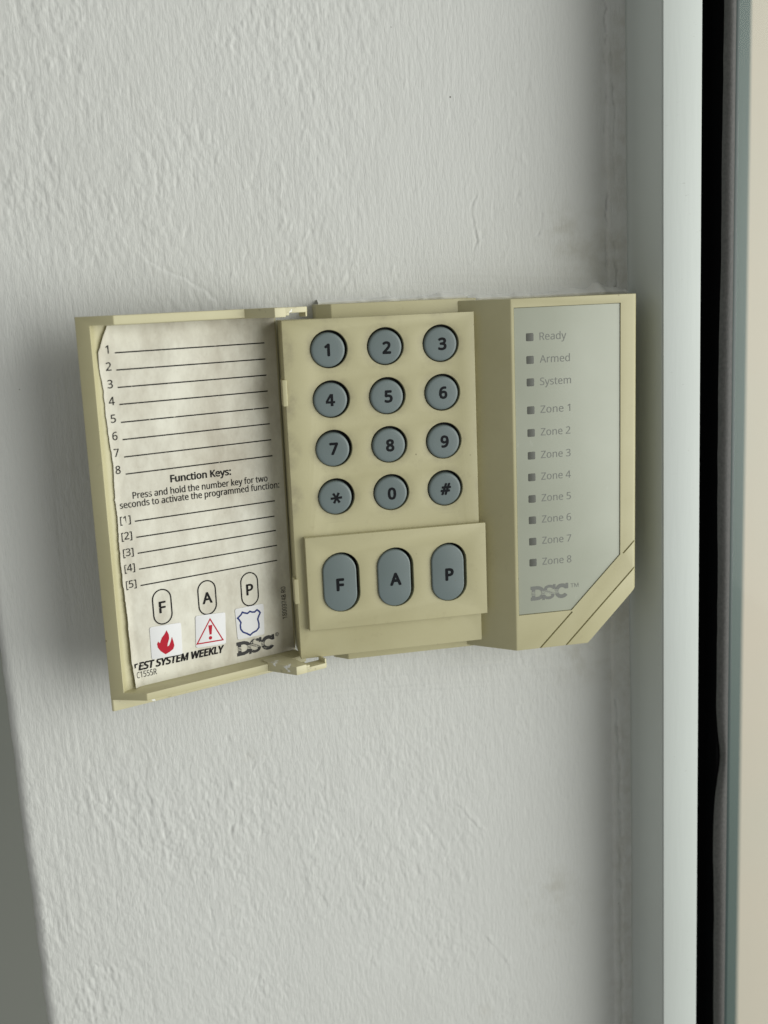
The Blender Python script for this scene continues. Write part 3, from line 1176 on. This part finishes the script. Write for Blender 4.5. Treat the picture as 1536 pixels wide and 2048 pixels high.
lg, ll = dsc_logo(-19.8, -114.6, 14.3, 4.9)
link("printed_logo", mesh("printed_logo", *stacked(lg, lambda a, b, h: D(-a, b, PN + h), 0.0, 0.004), fix=False), M_SCUFF, card)
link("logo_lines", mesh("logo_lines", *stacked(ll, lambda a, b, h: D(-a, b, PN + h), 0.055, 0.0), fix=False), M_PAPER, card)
g = ring_geo(circle(-4.4, -110.0, 0.62, 16), 0.16)
link("printed_outline", mesh("printed_outline", *geo2(g, Pt), fix=False), M_WORN, card)
ptext("R", 0.7, 4.4, -110.35, align='C', bold=0.02)


# three white stickers
def sticker(quad, sym, mat, label):
    """quad: corner tl,tr,br,bl (u,v)"""
    tl, tr, br, bl = quad
    pts = []
    base = rrect(0, 0, 1, 1, 0.06, 3)
    for s, t in base:
        x = (1 - s) * (1 - t) * bl[0] + s * (1 - t) * br[0] + s * t * tr[0] + (1 - s) * t * tl[0]
        y = (1 - s) * (1 - t) * bl[1] + s * (1 - t) * br[1] + s * t * tr[1] + (1 - s) * t * tl[1]
        pts.append((-x, y))
    me = curve_mesh([pts], 0.16, 0.04, lambda a, b, c: D(-a, b, PN + 0.10 + c))
    nb = len(me.polygons)
    bm = bmesh.new()
    bm.from_mesh(me)
    for v, f in sym:
        w = [bm.verts.new(Vector(D(a, b, PN + 0.125)) * MM) for a, b in v]
        for q in f:
            try:
                nf = bm.faces.new([w[i] for i in q])
                nf.material_index = 1
            except ValueError:
                pass
    bm.to_mesh(me)
    bm.free()
    link("sticker", me, [M_STICK, mat], card, label=label)


flame = [(43.99, -100.22), (43.33, -101.87), (43.32, -103.25), (43.93, -104.63), (44.15, -105.67), (43.51, -105.45), (42.91, -104.25), (42.36, -102.8), (41.94, -104.46), (41.75, -105.83), (42.22, -106.94), (43.51, -107.63), (44.98, -108.15), (46.52, -106.78), (47.43, -105.38), (47.57, -104.15), (47.13, -103.34), (46.59, -104.06), (46.35, -103.51), (45.83, -102.42), (44.83, -101.43)]
fme = curve_mesh([flame], 0.0, 0.0, lambda a, b, c: (a / MM, b / MM, 0))
fg = ([(v.co.x, v.co.y) for v in fme.vertices], [list(p.vertices) for p in fme.polygons])
sticker([(49.6, -98.16), (38.84, -98.7), (39.18, -109.4), (49.75, -108.96)], [fg], M_RED, "white sticker with a red flame")
tri = [(28.66, -99.62), (33.86, -107.1), (24.6, -107.6)]
ex = ([(29.45, -101.64), (28.0, -101.7), (28.5, -104.9), (29.25, -104.85)], [[0, 1, 2, 3]])
dot = (circle(29.0, -106.0, 0.62, 14), [list(range(14))])
sticker([(33.72, -97.6), (23.0, -98.4), (23.6, -109.2), (34.35, -108.4)], [ring_geo(tri, 0.42), ex, dot], M_RED, "white sticker with a red warning triangle")
shield = [(18.74, -101.32), (18.18, -100.93), (17.34, -100.36), (16.88, -99.64), (16.05, -100.05), (14.94, -100.4), (14.09, -99.88), (13.25, -100.3), (12.25, -100.43), (11.4, -99.85), (10.63, -100.51), (10.27, -101.14), (10.8, -101.98), (11.36, -103.13), (11.01, -104.78), (11.11, -106.15), (12.06, -107.09), (13.44, -107.43), (14.57, -108.14), (15.78, -107.25), (17.07, -106.54), (17.85, -105.37), (17.94, -103.98), (17.61, -103.11), (18.25, -101.92)]
sticker([(19.5, -98.05), (8.75, -98.18), (9.13, -108.97), (19.24, -108.84)], [ring_geo(shield, 0.58)], M_BLUE, "white sticker with a blue shield outline")

# ------------------------------------------------------------------ ragged paint left along the keypad's upper edge
rp = np.random.RandomState(8)
xs_ = np.arange(-19, 92, 0.6)
V, F = [], []
hh = np.clip(0.75 + 1.5 * vnoise(xs_, np.zeros_like(xs_), 7, 7, 151, 3), 0.15, 2.6) + 1.5 * np.exp(-((xs_ - 70) / 5) ** 2) + 1.9 * np.exp(-((xs_ - 81) / 3.5) ** 2)
for x, h in zip(xs_, hh):
    zt = (14.15 if x < 33 else 13.35) - 0.0105 * x + 0.15
    for (dz, y) in ((-0.6, 18.4), (-0.6, 16.8 - 1.2 * h), (0.25 + 0.1 * h, 16.4 - 1.2 * h), (0.45 + 0.6 * h, 17.0 - 0.5 * h), (0.5 + 1.25 * h, 18.6)):
        V.append((x + 0.011 * zt, y, zt + dz))
for k in range(len(xs_) - 1):
    for j in range(4):
        F.append([k * 5 + j, k * 5 + j + 1, (k + 1) * 5 + j + 1, (k + 1) * 5 + j])
link("paint_bead", mesh("paint_bead", V, F, angle=50), M_PAINT, wall)
